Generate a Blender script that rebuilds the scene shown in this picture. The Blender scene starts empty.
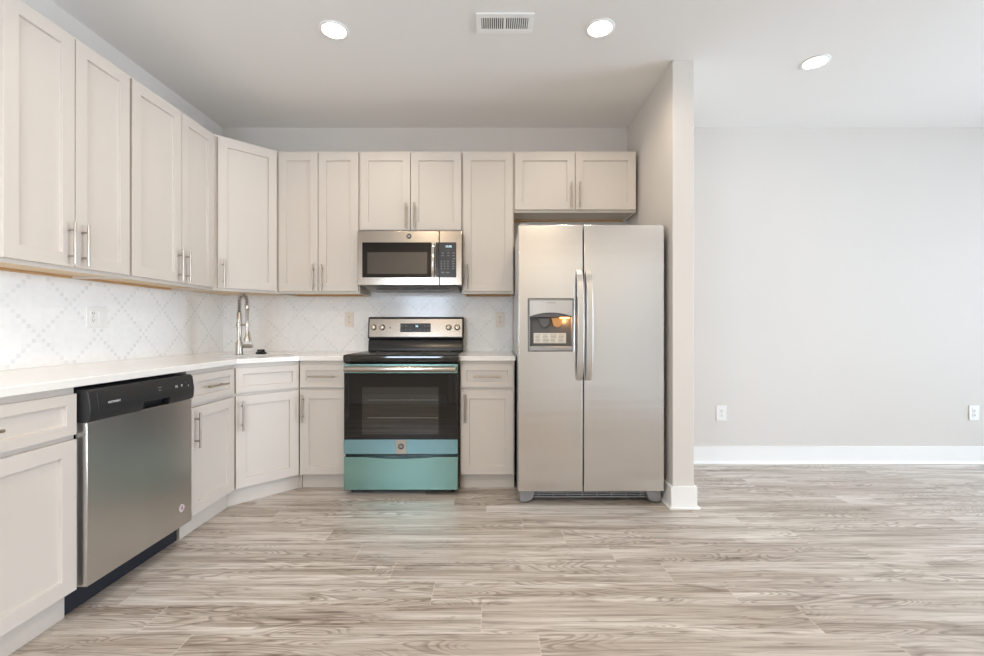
import bpy, bmesh, math, random
from mathutils import Vector, Matrix
random.seed(4)
R = math.radians
scene = bpy.context.scene
COL = scene.collection

# ------------------------------------------------------------------ camera
CAM_Z = 1.104
F_PX = 446.0
cd = bpy.data.cameras.new('camera')
cd.sensor_fit = 'HORIZONTAL'; cd.sensor_width = 36.0
cd.lens = F_PX / 984.0 * 36.0
cd.clip_start = 0.02
cam = bpy.data.objects.new('camera', cd); COL.objects.link(cam)
cam.location = (0, 0, CAM_Z); cam.rotation_euler = (R(90), 0, 0)
scene.camera = cam

# ------------------------------------------------------------------ world, exposure, daylight
scene.view_settings.view_transform = 'Standard'
scene.view_settings.look = 'None'
scene.view_settings.gamma = 1.0
scene.view_settings.use_curve_mapping = False
scene.view_settings.exposure = 0.06
scene.cycles.max_bounces = 14
scene.cycles.diffuse_bounces = 8
scene.cycles.glossy_bounces = 6
scene.cycles.transparent_max_bounces = 8
scene.cycles.caustics_reflective = False
scene.cycles.caustics_refractive = False
scene.cycles.sample_clamp_indirect = 6.0
SKY_STRENGTH = 20.0
DOWNLIGHT_W = 13.0
NEAR_FILL_W = 41.0  # power of the added, unseen fill lamps over the near half of the room

world = bpy.data.worlds.new('sky'); scene.world = world
world.use_nodes = True
nt = world.node_tree; nt.nodes.clear()
wo = nt.nodes.new('ShaderNodeOutputWorld'); bg = nt.nodes.new('ShaderNodeBackground')
tc = nt.nodes.new('ShaderNodeTexCoord'); sx = nt.nodes.new('ShaderNodeSeparateXYZ')
rp = nt.nodes.new('ShaderNodeValToRGB')
nt.links.new(tc.outputs['Generated'], sx.inputs[0]); nt.links.new(sx.outputs['Z'], rp.inputs[0])
rp.color_ramp.elements[0].position = 0.0; rp.color_ramp.elements[0].color = (0.72, 0.83, 1.0, 1)
rp.color_ramp.elements[1].position = 0.6; rp.color_ramp.elements[1].color = (0.70, 0.82, 1.0, 1)
nt.links.new(rp.outputs[0], bg.inputs['Color']); bg.inputs['Strength'].default_value = SKY_STRENGTH
nt.links.new(bg.outputs[0], wo.inputs[0])

# the windows the daylight enters by, the near-wall one added for fill: x0, x1 / y0, y1, z0, z1
XL, XR, YB, YN, ZC = -2.205, 7.0, 3.65, -0.62, 2.743   # left wall, right wall, far wall, near wall, ceiling
WIN_R = (-.40, 2.60, 0.08, 2.42)
WIN_FILL = (-1.62, -.70, 0.88, 1.88)  # added opening in the unseen near wall, fills the kitchen from the front

def portal(name, loc, rot, sx_, sy_):
    l = bpy.data.lights.new(name, 'AREA'); l.shape = 'RECTANGLE'; l.size = sx_; l.size_y = sy_
    l.cycles.is_portal = True
    o = bpy.data.objects.new(name, l); COL.objects.link(o); o.location = loc; o.rotation_euler = rot
portal('window_daylight', (XR + .13, (WIN_R[0]+WIN_R[1])/2, (WIN_R[2]+WIN_R[3])/2), (0, R(90), 0), WIN_R[3]-WIN_R[2], WIN_R[1]-WIN_R[0])
portal('fill_window_light', ((WIN_FILL[0]+WIN_FILL[1])/2, YN - .13, (WIN_FILL[2]+WIN_FILL[3])/2), (R(90), 0, 0), WIN_FILL[1]-WIN_FILL[0], WIN_FILL[3]-WIN_FILL[2])  # portal of the added fill window

# ------------------------------------------------------------------ materials
def lin(c):
    return tuple(((v/255.)/12.92 if v/255. <= .04045 else ((v/255.+.055)/1.055)**2.4) for v in c) + (1.0,)
def newmat(name):
    m = bpy.data.materials.new(name); m.use_nodes = True
    t = m.node_tree; b = t.nodes['Principled BSDF']
    return m, t, b
def N(t, typ, **kw):
    n = t.nodes.new(typ)
    for k, v in kw.items(): setattr(n, k, v)
    return n
def mth(t, op, a, b=None, c=None):
    n = t.nodes.new('ShaderNodeMath'); n.operation = op
    for i, v in enumerate((a, b, c)):
        if v is None: continue
        if isinstance(v, (int, float)): n.inputs[i].default_value = v
        else: t.links.new(v, n.inputs[i])
    return n.outputs[0]
def mixc(t, fac, a, b, blend='MIX'):
    n = t.nodes.new('ShaderNodeMix'); n.data_type = 'RGBA'; n.blend_type = blend
    for idx, v in ((0, fac), (6, a), (7, b)):
        if isinstance(v, (int, float)): n.inputs[idx].default_value = v
        elif isinstance(v, tuple): n.inputs[idx].default_value = v
        else: t.links.new(v, n.inputs[idx])
    return n.outputs[2]
def simple(name, col, rough=.5, metal=0., var=.03, scale=8., bump=0., spec=.5, ior=1.5, stretch=(1,1,1), rvar=0., emit=None, estr=0., coat=0.):
    """a principled surface with slight procedural variation"""
    m, t, b = newmat(name)
    tc = N(t, 'ShaderNodeTexCoord'); mp = N(t, 'ShaderNodeMapping'); mp.inputs['Scale'].default_value = stretch
    t.links.new(tc.outputs['Object'], mp.inputs[0])
    nz = N(t, 'ShaderNodeTexNoise'); nz.inputs['Scale'].default_value = scale; nz.inputs['Detail'].default_value = 4
    t.links.new(mp.outputs[0], nz.inputs['Vector'])
    c = lin(col)
    lo = tuple(v*(1-var) for v in c[:3]) + (1,); hi = tuple(min(1, v*(1+var)) for v in c[:3]) + (1,)
    t.links.new(mixc(t, nz.outputs[0], lo, hi), b.inputs['Base Color'])
    b.inputs['Roughness'].default_value = rough; b.inputs['Metallic'].default_value = metal
    b.inputs['Specular IOR Level'].default_value = spec; b.inputs['IOR'].default_value = ior
    b.inputs['Coat Weight'].default_value = coat
    if rvar: t.links.new(mth(t, 'ADD', mth(t, 'MULTIPLY', nz.outputs[0], rvar), rough - rvar/2), b.inputs['Roughness'])
    if bump:
        bp = N(t, 'ShaderNodeBump'); bp.inputs['Strength'].default_value = bump; bp.inputs['Distance'].default_value = .002
        t.links.new(nz.outputs[0], bp.inputs['Height']); t.links.new(bp.outputs[0], b.inputs['Normal'])
    if emit:
        b.inputs['Emission Color'].default_value = lin(emit); b.inputs['Emission Strength'].default_value = estr
    return m

M = {}
M['wall'] = simple('wall_paint', (217, 212, 206), .75, var=.012, scale=3, bump=.05)
M['ceiling'] = simple('ceiling_paint', (236, 234, 231), .85, var=.01, scale=3, bump=.05)
M['trim'] = simple('trim_paint', (242, 242, 240), .35, var=.01)
M['cabinet'] = simple('cabinet_paint', (209, 201, 192), .40, var=.006, scale=6, bump=.0)
M['maple'] = simple('pale_maple_veneer', (216, 192, 160), .6, var=.08, scale=12, stretch=(1, 8, 8))
M['rawwood'] = simple('raw_birch', (198, 160, 115), .6, var=.2, scale=12, stretch=(1, 8, 8))
M['quartz'] = simple('white_quartz', (238, 235, 230), .16, var=.03, scale=25, coat=.2)
M['nickel'] = simple('brushed_nickel', (190, 180, 168), .28, 1., var=.06, scale=60, stretch=(1, 1, .1))
M['chrome'] = simple('polished_chrome', (215, 213, 210), .10, 1., var=.02)
M['steel_dw'] = simple('dishwasher_steel', (208, 204, 200), .30, 1., var=.04, scale=3, bump=.08, stretch=(2, 2, .35), rvar=.06)
M['steel'] = simple('warm_stainless_steel', (180, 171, 160), .22, 1., var=.04, scale=4, bump=.06, stretch=(3, 1, .4))
M['handle_steel'] = simple('handle_steel', (205, 202, 198), .30, .8, var=.04, scale=4)
M['fridge'] = None
M['black'] = simple('black_enamel', (24, 23, 23), .22, var=.05)
M['blackplastic'] = simple('black_plastic', (38, 38, 39), .36, var=.06, scale=40)
M['darkgap'] = simple('dark_recess', (16, 17, 20), .7, var=.05)
M['kick'] = simple('navy_kick_plate', (26, 32, 42), .5, var=.05)
M['glass_black'] = simple('black_oven_glass', (12, 11, 11), .03, ior=1.55, spec=.5, var=.05)
M['glass_micro'] = simple('microwave_window_glass', (58, 54, 50), .03, ior=2.0, spec=.5, var=.08, scale=200)
M['glass_window'] = simple('oven_window_glass', (24, 23, 22), .03, ior=1.85, spec=.5, var=.08, scale=200)
M['cooktop'] = simple('ceramic_cooktop_glass', (18, 18, 18), .06, ior=1.7, var=.05)
M['film'] = simple('teal_protective_film', (136, 174, 166), .24, .85, var=.05, scale=3, bump=.04, stretch=(3, 1, .4))
M['filmblue'] = simple('blue_protective_film', (138, 178, 186), .24, .85, var=.05, scale=3, bump=.04, stretch=(3, 1, .4))
M['plate'] = simple('outlet_plastic', (236, 235, 232), .35, var=.01)
M['plateivory'] = simple('outlet_plastic_warm', (233, 224, 213), .35, var=.01)
M['slot'] = simple('outlet_slot', (90, 88, 86), .6)
M['greyplastic'] = simple('grey_plastic', (150, 149, 148), .42, var=.05, scale=30)
M['silverplastic'] = simple('silver_plastic', (196, 195, 193), .38, .25, var=.03)
M['darkplastic'] = simple('dark_grey_plastic', (92, 91, 90), .45, var=.05, scale=30)
M['label'] = simple('paper_label', (222, 218, 206), .6, var=.08, scale=120)
M['ink'] = simple('label_ink', (120, 116, 110), .7)
M['whiteink'] = simple('white_lettering', (225, 225, 225), .5, emit=None)
M['greyink'] = simple('grey_lettering', (120, 118, 115), .6)
M['clock'] = simple('lit_clock_digits', (200, 225, 235), .5, emit=(190, 225, 240), estr=1.2)
M['lens'] = simple('lit_lamp_lens', (255, 250, 240), .5, emit=(255, 244, 226), estr=14.)
M['bulb'] = simple('lit_dispenser_lamp', (255, 180, 100), .5, emit=(255, 165, 80), estr=9.)
M['amber'] = simple('amber_paddle', (205, 150, 95), .3, var=.05)
M['badge'] = simple('round_badge', (96, 94, 90), .25, .8)
M['sticker'] = simple('round_sticker', (214, 200, 200), .5, var=.05)
M['stickerink'] = simple('sticker_ink', (120, 60, 62), .5)
M['steel_sink'] = simple('sink_steel', (150, 148, 144), .3, 1., var=.05)
M['foot'] = simple('metal_hinge_cover', (150, 152, 156), .3, .6, var=.05)

# fridge: brushed stainless with faint horizontal waves rolled into the sheet
m, t, b = newmat('satin_stainless_steel'); M['fridge'] = m
tc = N(t, 'ShaderNodeTexCoord'); mp = N(t, 'ShaderNodeMapping'); mp.inputs['Scale'].default_value = (.6, .6, 9)
t.links.new(tc.outputs['Object'], mp.inputs[0])
nz = N(t, 'ShaderNodeTexNoise'); nz.inputs['Scale'].default_value = 1.3; nz.inputs['Detail'].default_value = 1.5
t.links.new(mp.outputs[0], nz.inputs['Vector'])
mp2 = N(t, 'ShaderNodeMapping'); mp2.inputs['Scale'].default_value = (3, 3, 420)
t.links.new(tc.outputs['Object'], mp2.inputs[0])
n2 = N(t, 'ShaderNodeTexNoise'); n2.inputs['Scale'].default_value = 2.0
t.links.new(mp2.outputs[0], n2.inputs['Vector'])
t.links.new(mixc(t, n2.outputs[0], lin((214, 213, 212)), lin((224, 223, 222))), b.inputs['Base Color'])
b.inputs['Metallic'].default_value = 1.0; b.inputs['Roughness'].default_value = .19
bp = N(t, 'ShaderNodeBump'); bp.inputs['Strength'].default_value = .22; bp.inputs['Distance'].default_value = .004
t.links.new(nz.outputs[0], bp.inputs['Height']); t.links.new(bp.outputs[0], b.inputs['Normal'])

# glass pane: mostly clear, fresnel gloss
m, t, b = newmat('window_glass'); M['pane'] = m
out = t.nodes['Material Output']; t.nodes.remove(b)
tr = N(t, 'ShaderNodeBsdfTransparent'); tr.inputs[0].default_value = (.95, .97, .97, 1)
gl = N(t, 'ShaderNodeBsdfGlossy'); gl.inputs['Roughness'].default_value = .02
fr = N(t, 'ShaderNodeFresnel'); fr.inputs[0].default_value = 1.45
mx = N(t, 'ShaderNodeMixShader'); t.links.new(fr.outputs[0], mx.inputs[0]); t.links.new(tr.outputs[0], mx.inputs[1]); t.links.new(gl.outputs[0], mx.inputs[2])
t.links.new(mx.outputs[0], out.inputs[0])

# floor: grey-brown wood-look planks, laid left to right in a stair-step bond
m, t, b = newmat('wood_plank_floor'); M['floor'] = m
tc = N(t, 'ShaderNodeTexCoord'); sp = N(t, 'ShaderNodeSeparateXYZ'); t.links.new(tc.outputs['Object'], sp.inputs[0])
X, Y = sp.outputs['X'], sp.outputs['Y']
PW, PL, SH = .166, 1.245, .2065
v = mth(t, 'DIVIDE', mth(t, 'SUBTRACT', Y, 1.609), PW)
row = mth(t, 'FLOOR', v); fv = mth(t, 'FRACT', v)
u = mth(t, 'DIVIDE', mth(t, 'ADD', mth(t, 'ADD', X, .04), mth(t, 'MULTIPLY', row, SH)), PL)
idx = mth(t, 'FLOOR', u); fu = mth(t, 'FRACT', u)
cb = N(t, 'ShaderNodeCombineXYZ'); t.links.new(row, cb.inputs[0]); t.links.new(idx, cb.inputs[1])
wn = N(t, 'ShaderNodeTexWhiteNoise'); wn.noise_dimensions = '2D'; t.links.new(cb.outputs[0], wn.inputs['Vector'])
rnd = wn.outputs['Value']
def plank_vec(sx_, sy_, off):
    c = N(t, 'ShaderNodeCombineXYZ')
    t.links.new(mth(t, 'ADD', mth(t, 'MULTIPLY', X, sx_), mth(t, 'MULTIPLY', rnd, 61.7 + off)), c.inputs[0])
    t.links.new(mth(t, 'ADD', mth(t, 'MULTIPLY', Y, sy_), mth(t, 'MULTIPLY', rnd, 23.3 + off*2)), c.inputs[1])
    t.links.new(mth(t, 'MULTIPLY', rnd, 9.0), c.inputs[2])
    return c.outputs[0]
def noise(vec, scale, detail=3., rough=.55, dist=0.):
    n = N(t, 'ShaderNodeTexNoise'); n.inputs['Scale'].default_value = scale; n.inputs['Detail'].default_value = detail
    n.inputs['Roughness'].default_value = rough; n.inputs['Distortion'].default_value = dist
    t.links.new(vec, n.inputs['Vector']); return n.outputs[0]
def ramp(fac, stops):
    r = N(t, 'ShaderNodeValToRGB'); t.links.new(fac, r.inputs[0])
    e = r.color_ramp.elements
    while len(e) < len(stops): e.new(.5)
    for k, (p, c) in enumerate(stops):
        e[k].position = p; e[k].color = c if len(c) == 4 else lin(c)
    return r.outputs[0]
broad = noise(plank_vec(.9, 13.0, 3), 1.0, 3., .55, .4)                  # light/dark bands along the plank
fine = noise(plank_vec(4.0, 190.0, 7), 1.0, 3., .6)                      # fine fibre
mid = noise(plank_vec(2.2, 62.0, 5), 1.0, 4., .65, .5)                   # dark streaks
field = noise(plank_vec(1.5, 8.5, 1), 1.0, 1.6, .45, .6)                 # contour field: cathedral figure
rings = mth(t, 'FRACT', mth(t, 'MULTIPLY', field, 24.0))
knots = noise(plank_vec(3.2, 17.0, 11), 1.0, 5., .65, 1.2)
base = ramp(broad, [(.28, (171, 158, 145)), (.44, (198, 188, 177)), (.58, (216, 209, 201)), (.74, (230, 225, 218))])
ringd = ramp(rings, [(.0, (1.03, 1.03, 1.03, 1)), (.45, (.99, .985, .98, 1)), (.80, (.60, .56, .53, 1)), (.92, (.72, .69, .66, 1)), (1., (1.03, 1.03, 1.03, 1))])
figure = noise(plank_vec(1.5, 4.5, 17), 1.0, 2.5, .5)
c1 = mixc(t, ramp(figure, [(.44, (.05, .05, .05, 1)), (.56, (.95, .95, .95, 1))]), base, ringd, 'MULTIPLY')
fined = ramp(fine, [(.30, (.72, .70, .68, 1)), (.52, (1, 1, 1, 1)), (.72, (1.04, 1.04, 1.04, 1))])
c2 = mixc(t, .9, c1, fined, 'MULTIPLY')
midd = ramp(mid, [(.30, (.46, .42, .39, 1)), (.43, (.84, .81, .79, 1)), (.52, (1, 1, 1, 1)), (.70, (1.06, 1.06, 1.06, 1))])
c2 = mixc(t, .95, c2, midd, 'MULTIPLY')
kd = ramp(knots, [(.55, (1, 1, 1, 1)), (.66, (.68, .64, .60, 1)), (.78, (.50, .46, .42, 1))])
c3 = mixc(t, .9, c2, kd, 'MULTIPLY')
tint = mixc(t, rnd, (.96, .955, .95, 1), (1.04, 1.035, 1.03, 1))
c4 = mixc(t, 1.0, c3, tint, 'MULTIPLY')
ev = mth(t, 'MULTIPLY', mth(t, 'MINIMUM', fv, mth(t, 'SUBTRACT', 1., fv)), PW)
eu = mth(t, 'MULTIPLY', mth(t, 'MINIMUM', fu, mth(t, 'SUBTRACT', 1., fu)), PL)
seam_u = mth(t, 'LESS_THAN', eu, .0016); seam_v = mth(t, 'LESS_THAN', ev, .0010)
c5 = mixc(t, mth(t, 'MULTIPLY', seam_v, .45), c4, lin((160, 148, 138)))
c6 = mixc(t, mth(t, 'MULTIPLY', seam_u, .5), c5, lin((222, 213, 203)))
t.links.new(c6, b.inputs['Base Color'])
t.links.new(mth(t, 'ADD', mth(t, 'MULTIPLY', fine, .10), .29), b.inputs['Roughness'])
bp = N(t, 'ShaderNodeBump'); bp.inputs['Strength'].default_value = .06; bp.inputs['Distance'].default_value = .002
t.links.new(fine, bp.inputs['Height']); t.links.new(bp.outputs[0], b.inputs['Normal'])

# mosaic backsplash: small white tiles, a diagonal lattice of grey ones
def mosaic(name, axis, u0, dotmix):
    m, t, b = newmat(name)
    tc = N(t, 'ShaderNodeTexCoord'); sp = N(t, 'ShaderNodeSeparateXYZ'); t.links.new(tc.outputs['Object'], sp.inputs[0])
    c = .0232
    u = mth(t, 'DIVIDE', mth(t, 'SUBTRACT', sp.outputs[axis], u0), c); v = mth(t, 'DIVIDE', mth(t, 'SUBTRACT', sp.outputs['Z'], 1.2175), c)
    i, j = mth(t, 'FLOOR', u), mth(t, 'FLOOR', v); fu, fv = mth(t, 'FRACT', u), mth(t, 'FRACT', v)
    d1 = mth(t, 'LESS_THAN', mth(t, 'FLOORED_MODULO', mth(t, 'ADD', i, j), 14.), .5)
    d2 = mth(t, 'LESS_THAN', mth(t, 'FLOORED_MODULO', mth(t, 'SUBTRACT', i, j), 14.), .5)
    dot = mth(t, 'MAXIMUM', d1, d2)
    cb = N(t, 'ShaderNodeCombineXYZ'); t.links.new(i, cb.inputs[0]); t.links.new(j, cb.inputs[1])
    wn = N(t, 'ShaderNodeTexWhiteNoise'); wn.noise_dimensions = '2D'; t.links.new(cb.outputs[0], wn.inputs['Vector'])
    white = mixc(t, wn.outputs[0], lin((241, 241, 240)), lin((246, 246, 245)))
    grey = mixc(t, wn.outputs[0], lin((224, 225, 225)), lin((233, 233, 233)))
    e = mth(t, 'MINIMUM', mth(t, 'MINIMUM', fu, mth(t, 'SUBTRACT', 1., fu)), mth(t, 'MINIMUM', fv, mth(t, 'SUBTRACT', 1., fv)))
    col = mixc(t, mth(t, 'MULTIPLY', mth(t, 'MULTIPLY', dot, mth(t, 'GREATER_THAN', e, .09)), dotmix), white, grey)
    g = mth(t, 'LESS_THAN', e, .06)
    col = mixc(t, mth(t, 'MULTIPLY', g, .3), col, lin((226, 225, 223)))
    t.links.new(col, b.inputs['Base Color'])
    t.links.new(mth(t, 'ADD', mth(t, 'MULTIPLY', g, .3), .14), b.inputs['Roughness'])
    bp = N(t, 'ShaderNodeBump'); bp.inputs['Strength'].default_value = .25; bp.inputs['Distance'].default_value = .001
    t.links.new(mth(t, 'SUBTRACT', 1., g), bp.inputs['Height']); t.links.new(bp.outputs[0], b.inputs['Normal'])
    return m
M['tile_left'] = mosaic('mosaic_tile_side', 'Y', 2.3125, .85)
M['tile_back'] = mosaic('mosaic_tile_back', 'X', -1.583, .55)  # same tile as the side wall, lattice paled in the colour to stand for glare

# ------------------------------------------------------------------ mesh helpers
def BM(): return bmesh.new()
def box(bm, x0, x1, y0, y1, z0, z1):
    g = bmesh.ops.create_cube(bm, size=1.0)
    for v in g['verts']:
        v.co = Vector(((x0+x1)/2 + v.co.x*(x1-x0), (y0+y1)/2 + v.co.y*(y1-y0), (z0+z1)/2 + v.co.z*(z1-z0)))
    return g['verts']
def prism(bm, pts, axis, a, b):
    """closed outline pts (two coordinates) extruded along axis from a to b"""
    def P(p, h):
        return {'x': (h, p[0], p[1]), 'y': (p[0], h, p[1]), 'z': (p[0], p[1], h)}[axis]
    lo = [bm.verts.new(P(p, a)) for p in pts]; hi = [bm.verts.new(P(p, b)) for p in pts]
    n = len(pts); fs = [bm.faces.new(lo), bm.faces.new(hi[::-1])]
    for k in range(n): fs.append(bm.faces.new((lo[k], hi[k], hi[(k+1) % n], lo[(k+1) % n])))
    bmesh.ops.recalc_face_normals(bm, faces=bm.faces[:])
def tube(bm, pts, r, seg=12, cap=True):
    pts = [Vector(p) for p in pts]; rad = r if isinstance(r, (list, tuple)) else [r]*len(pts)
    tang = []
    for k in range(len(pts)):
        a = pts[max(0, k-1)]; b_ = pts[min(len(pts)-1, k+1)]; tang.append((b_-a).normalized())
    up = Vector((0, 0, 1)) if abs(tang[0].z) < .9 else Vector((1, 0, 0))
    n = tang[0].cross(up).normalized(); rings = []
    for k, p in enumerate(pts):
        n = (n - tang[k]*n.dot(tang[k])).normalized(); bn = tang[k].cross(n)
        rings.append([bm.verts.new(p + (n*math.cos(2*math.pi*s/seg) + bn*math.sin(2*math.pi*s/seg))*rad[k]) for s in range(seg)])
    for a, b_ in zip(rings, rings[1:]):
        for s in range(seg): bm.faces.new((a[s], a[(s+1) % seg], b_[(s+1) % seg], b_[s]))
    if cap: bm.faces.new(rings[0][::-1]); bm.faces.new(rings[-1])
    bmesh.ops.recalc_face_normals(bm, faces=bm.faces[:])
def cyl(bm, p0, p1, r, seg=24): tube(bm, [p0, p1], r, seg)
def lathe(bm, prof, axis='z', seg=32, c=(0, 0, 0)):
    """profile (radius, height) spun about an axis through c"""
    rings = []
    for r_, h in prof:
        ring = []
        for s in range(seg):
            a = 2*math.pi*s/seg; p, q = r_*math.cos(a), r_*math.sin(a)
            co = (p, q, h) if axis == 'z' else (p, h, q)
            ring.append(bm.verts.new(Vector(co) + Vector(c)))
        rings.append(ring)
    for a, b_ in zip(rings, rings[1:]):
        for s in range(seg): bm.faces.new((a[s], a[(s+1) % seg], b_[(s+1) % seg], b_[s]))
    bm.faces.new(rings[0][::-1]); bm.faces.new(rings[-1])
    bmesh.ops.recalc_face_normals(bm, faces=bm.faces[:])
def obj(name, bm, mat, parent=None, bevel=0., seg=2, kind=None):
    me = bpy.data.meshes.new(name); bm.to_mesh(me); bm.free()
    for p in me.polygons: p.use_smooth = True
    me.set_sharp_from_angle(angle=R(38))
    me.materials.append(mat)
    o = bpy.data.objects.new(name, me); COL.objects.link(o)
    if parent: o.parent = parent
    if bevel:
        md = o.modifiers.new('bevel', 'BEVEL'); md.width = bevel; md.segments = seg; md.limit_method = 'ANGLE'; md.angle_limit = R(40)
        md.harden_normals = False
    if kind: o['kind'] = kind
    return o
def tag(o, label, cat, group=None):
    o['label'] = label; o['category'] = cat
    if group: o['group'] = group
    return o
def thing(name, label, cat, loc=(0, 0, 0), rz=0., group=None):
    o = bpy.data.objects.new(name, None); COL.objects.link(o); o.empty_display_size = .1
    o.location = loc; o.rotation_euler = (0, 0, rz)
    return tag(o, label, cat, group)
def text(name, body, size, mat, parent, loc, rot=(R(90), 0, 0), align='CENTER', extrude=.0004, sx_=1.):
    cu = bpy.data.curves.new(name, 'FONT'); cu.body = body; cu.size = size; cu.align_x = align; cu.align_y = 'CENTER'; cu.extrude = extrude
    tmp = bpy.data.objects.new(name + '_tmp', cu); COL.objects.link(tmp)
    dg = bpy.context.evaluated_depsgraph_get()
    me = bpy.data.meshes.new_from_object(tmp.evaluated_get(dg)); bpy.data.objects.remove(tmp)
    me.materials.clear(); me.materials.append(mat)
    o = bpy.data.objects.new(name, me); COL.objects.link(o); o.parent = parent; o.location = loc; o.rotation_euler = rot; o.scale = (sx_, 1, 1)
    return o

# ------------------------------------------------------------------ room shell
T = .12
bm = BM(); box(bm, XL-T, XR+T, YN-T, YB+T, -.10, 0); obj('floor', bm, M['floor'], kind='structure')
bm = BM(); box(bm, XL-T, XR+T, YN-T, YB+T, ZC, ZC+.12); obj('ceiling', bm, M['ceiling'], kind='structure')
bm = BM(); box(bm, XL-T, XL, YN-T, YB+T, 0, ZC); obj('wall_left', bm, M['wall'], kind='structure')
bm = BM(); box(bm, XL, XR, YB, YB+T, 0, ZC); obj('wall_back', bm, M['wall'], kind='structure')
def wall_with_hole(name, along, a0, a1, p0, p1, *holes):
    bm = BM(); spans = []; u = a0
    for h0, h1, z0, z1 in holes:
        spans += [(u, h0, 0, ZC), (h0, h1, 0, z0), (h0, h1, z1, ZC)]; u = h1
    spans.append((u, a1, 0, ZC))
    for (u0, u1, w0, w1) in spans:
        if along == 'y': box(bm, p0, p1, u0, u1, w0, w1)
        else: box(bm, u0, u1, p0, p1, w0, w1)
    obj(name, bm, M['wall'], kind='structure')
wall_with_hole('wall_right', 'y', YN-T, YB+T, XR, XR+T, WIN_R)
wall_with_hole('wall_near', 'x', XL, XR, YN-T, YN, WIN_FILL)
PX0, PX1, PY = 1.105, 1.235, 2.728
bm = BM(); box(bm, PX0, PX1, PY, YB, 0, ZC); obj('wall_partition', bm, M['wall'], bevel=.003, kind='structure')

def window(name, along, p_in, p_out, h, mull):
    h0, h1, z0, z1 = h; f = .055; bm = BM(); pc = (p_in+p_out)/2
    def bx(bm, u0, u1, q0, q1, w0, w1):
        if along == 'y': box(bm, q0, q1, u0, u1, w0, w1)
        else: box(bm, u0, u1, q0, q1, w0, w1)
    a, b_ = pc-.03, pc+.03
    bx(bm, h0, h1, a, b_, z0, z0+f); bx(bm, h0, h1, a, b_, z1-f, z1)
    for u_ in [h0] + mull + [h1-f]: bx(bm, u_, u_+f, a, b_, z0+f, z1-f)
    o = obj(name, bm, M['trim'], kind='structure')
    bm = BM(); bx(bm, h0+f, h1-f, pc-.004, pc+.004, z0+f, z1-f); obj('pane', bm, M['pane'], o)
    return o
window('window_1', 'y', XR, XR+T, WIN_R, [.60, 1.58])

window('fill_window', 'x', YN, YN-T, WIN_FILL, [])  # added fill window, out of view, lets in frontal light

# white panelled door and trim in the near wall, seen only as reflections
def panel_door(name, x0, x1, cl=True, cr=True):
    bm = BM(); box(bm, x0, x1, YN, YN+.035, .01, 2.03)
    bm.faces.ensure_lookup_table()
    o = obj(name, bm, M['trim'], kind='structure')
    for (a, b_, z0, z1) in ((x0+.11, x1-.11, 1.05, 1.90), (x0+.11, x1-.11, .24, .90)):
        bm = BM()
        for q in ((a, a+.025, z0, z1), (b_-.025, b_, z0, z1), (a, b_, z0, z0+.025), (a, b_, z1-.025, z1)):
            box(bm, q[0], q[1], YN+.035, YN+.047, q[2], q[3])
        obj('panel_moulding', bm, M['trim'], o, bevel=.004)
    bm = BM()
    for q in ([(x0-.09, x0-.005, 0, 2.035)] if cl else []) + ([(x1+.005, x1+.09, 0, 2.035)] if cr else []) + [(x0-.09 if cl else x0-.01, x1+.09 if cr else x1+.0095, 2.035, 2.12)]:
        box(bm, q[0], q[1], YN, YN+.02, q[2], q[3])
    obj('casing', bm, M['trim'], o)
    bm = BM(); lathe(bm, [(.026, 0), (.026, .008), (.010, .012), (.010, .04), (.026, .045), (.028, .06), (.018, .072)], 'y', 20, (x1-.06, YN+.035, .95))
    obj('door_knob', bm, M['nickel'], o)
panel_door('door_1', -.55, .22)
panel_door('door_2', .56, 1.36, True, False)
panel_door('door_3', 1.38, 2.18, False, True)

def baseboard(name, segs):
    bm = BM()
    for (x0, x1, y0, y1) in segs: box(bm, x0, x1, y0, y1, 0, .138)
    return obj(name, bm, M['trim'], bevel=.003, kind='structure')
baseboard('baseboard_back', [(PX1, XR, YB-.015, YB)])
bm = BM(); prism(bm, [(YB-.015, 0), (YB-.015, .018), (YB-.021, .016), (YB-.028, .007), (YB-.030, 0)], 'x', PX1+.0, XR); obj('trim_1', bm, M['trim'], kind='structure')
baseboard('baseboard_partition', [(PX0-.015, PX1+.015, PY-.015, PY), (PX0-.015, PX0, PY, YB), (PX1, PX1+.015, PY, YB-.03)])
bm = BM()
for (x0, x1, y0, y1) in ((PX0-.03, PX1+.03, PY-.03, PY-.015), (PX0-.03, PX0-.015, PY-.015, YB), (PX1+.015, PX1+.03, PY-.015, YB-.03)):
    box(bm, x0, x1, y0, y1, 0, .017)
obj('trim_2', bm, M['trim'], bevel=.008, seg=3, kind='structure')
baseboard('baseboard_right', [(XR-.015, XR, YN, YB-.015)])
baseboard('baseboard_near', [(XL, -.645, YN, YN+.015), (.315, .465, YN, YN+.015), (2.275, XR-.015, YN, YN+.015)])

# tiled backsplash
bm = BM(); box(bm, XL, XL+.008, .92, YB-.008, .914, 1.385); obj('wall_tile_left', bm, M['tile_left'], kind='structure')
bm = BM(); box(bm, XL, .168, YB-.008, YB, .914, 1.42); obj('wall_tile_back', bm, M['tile_back'], kind='structure')

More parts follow.
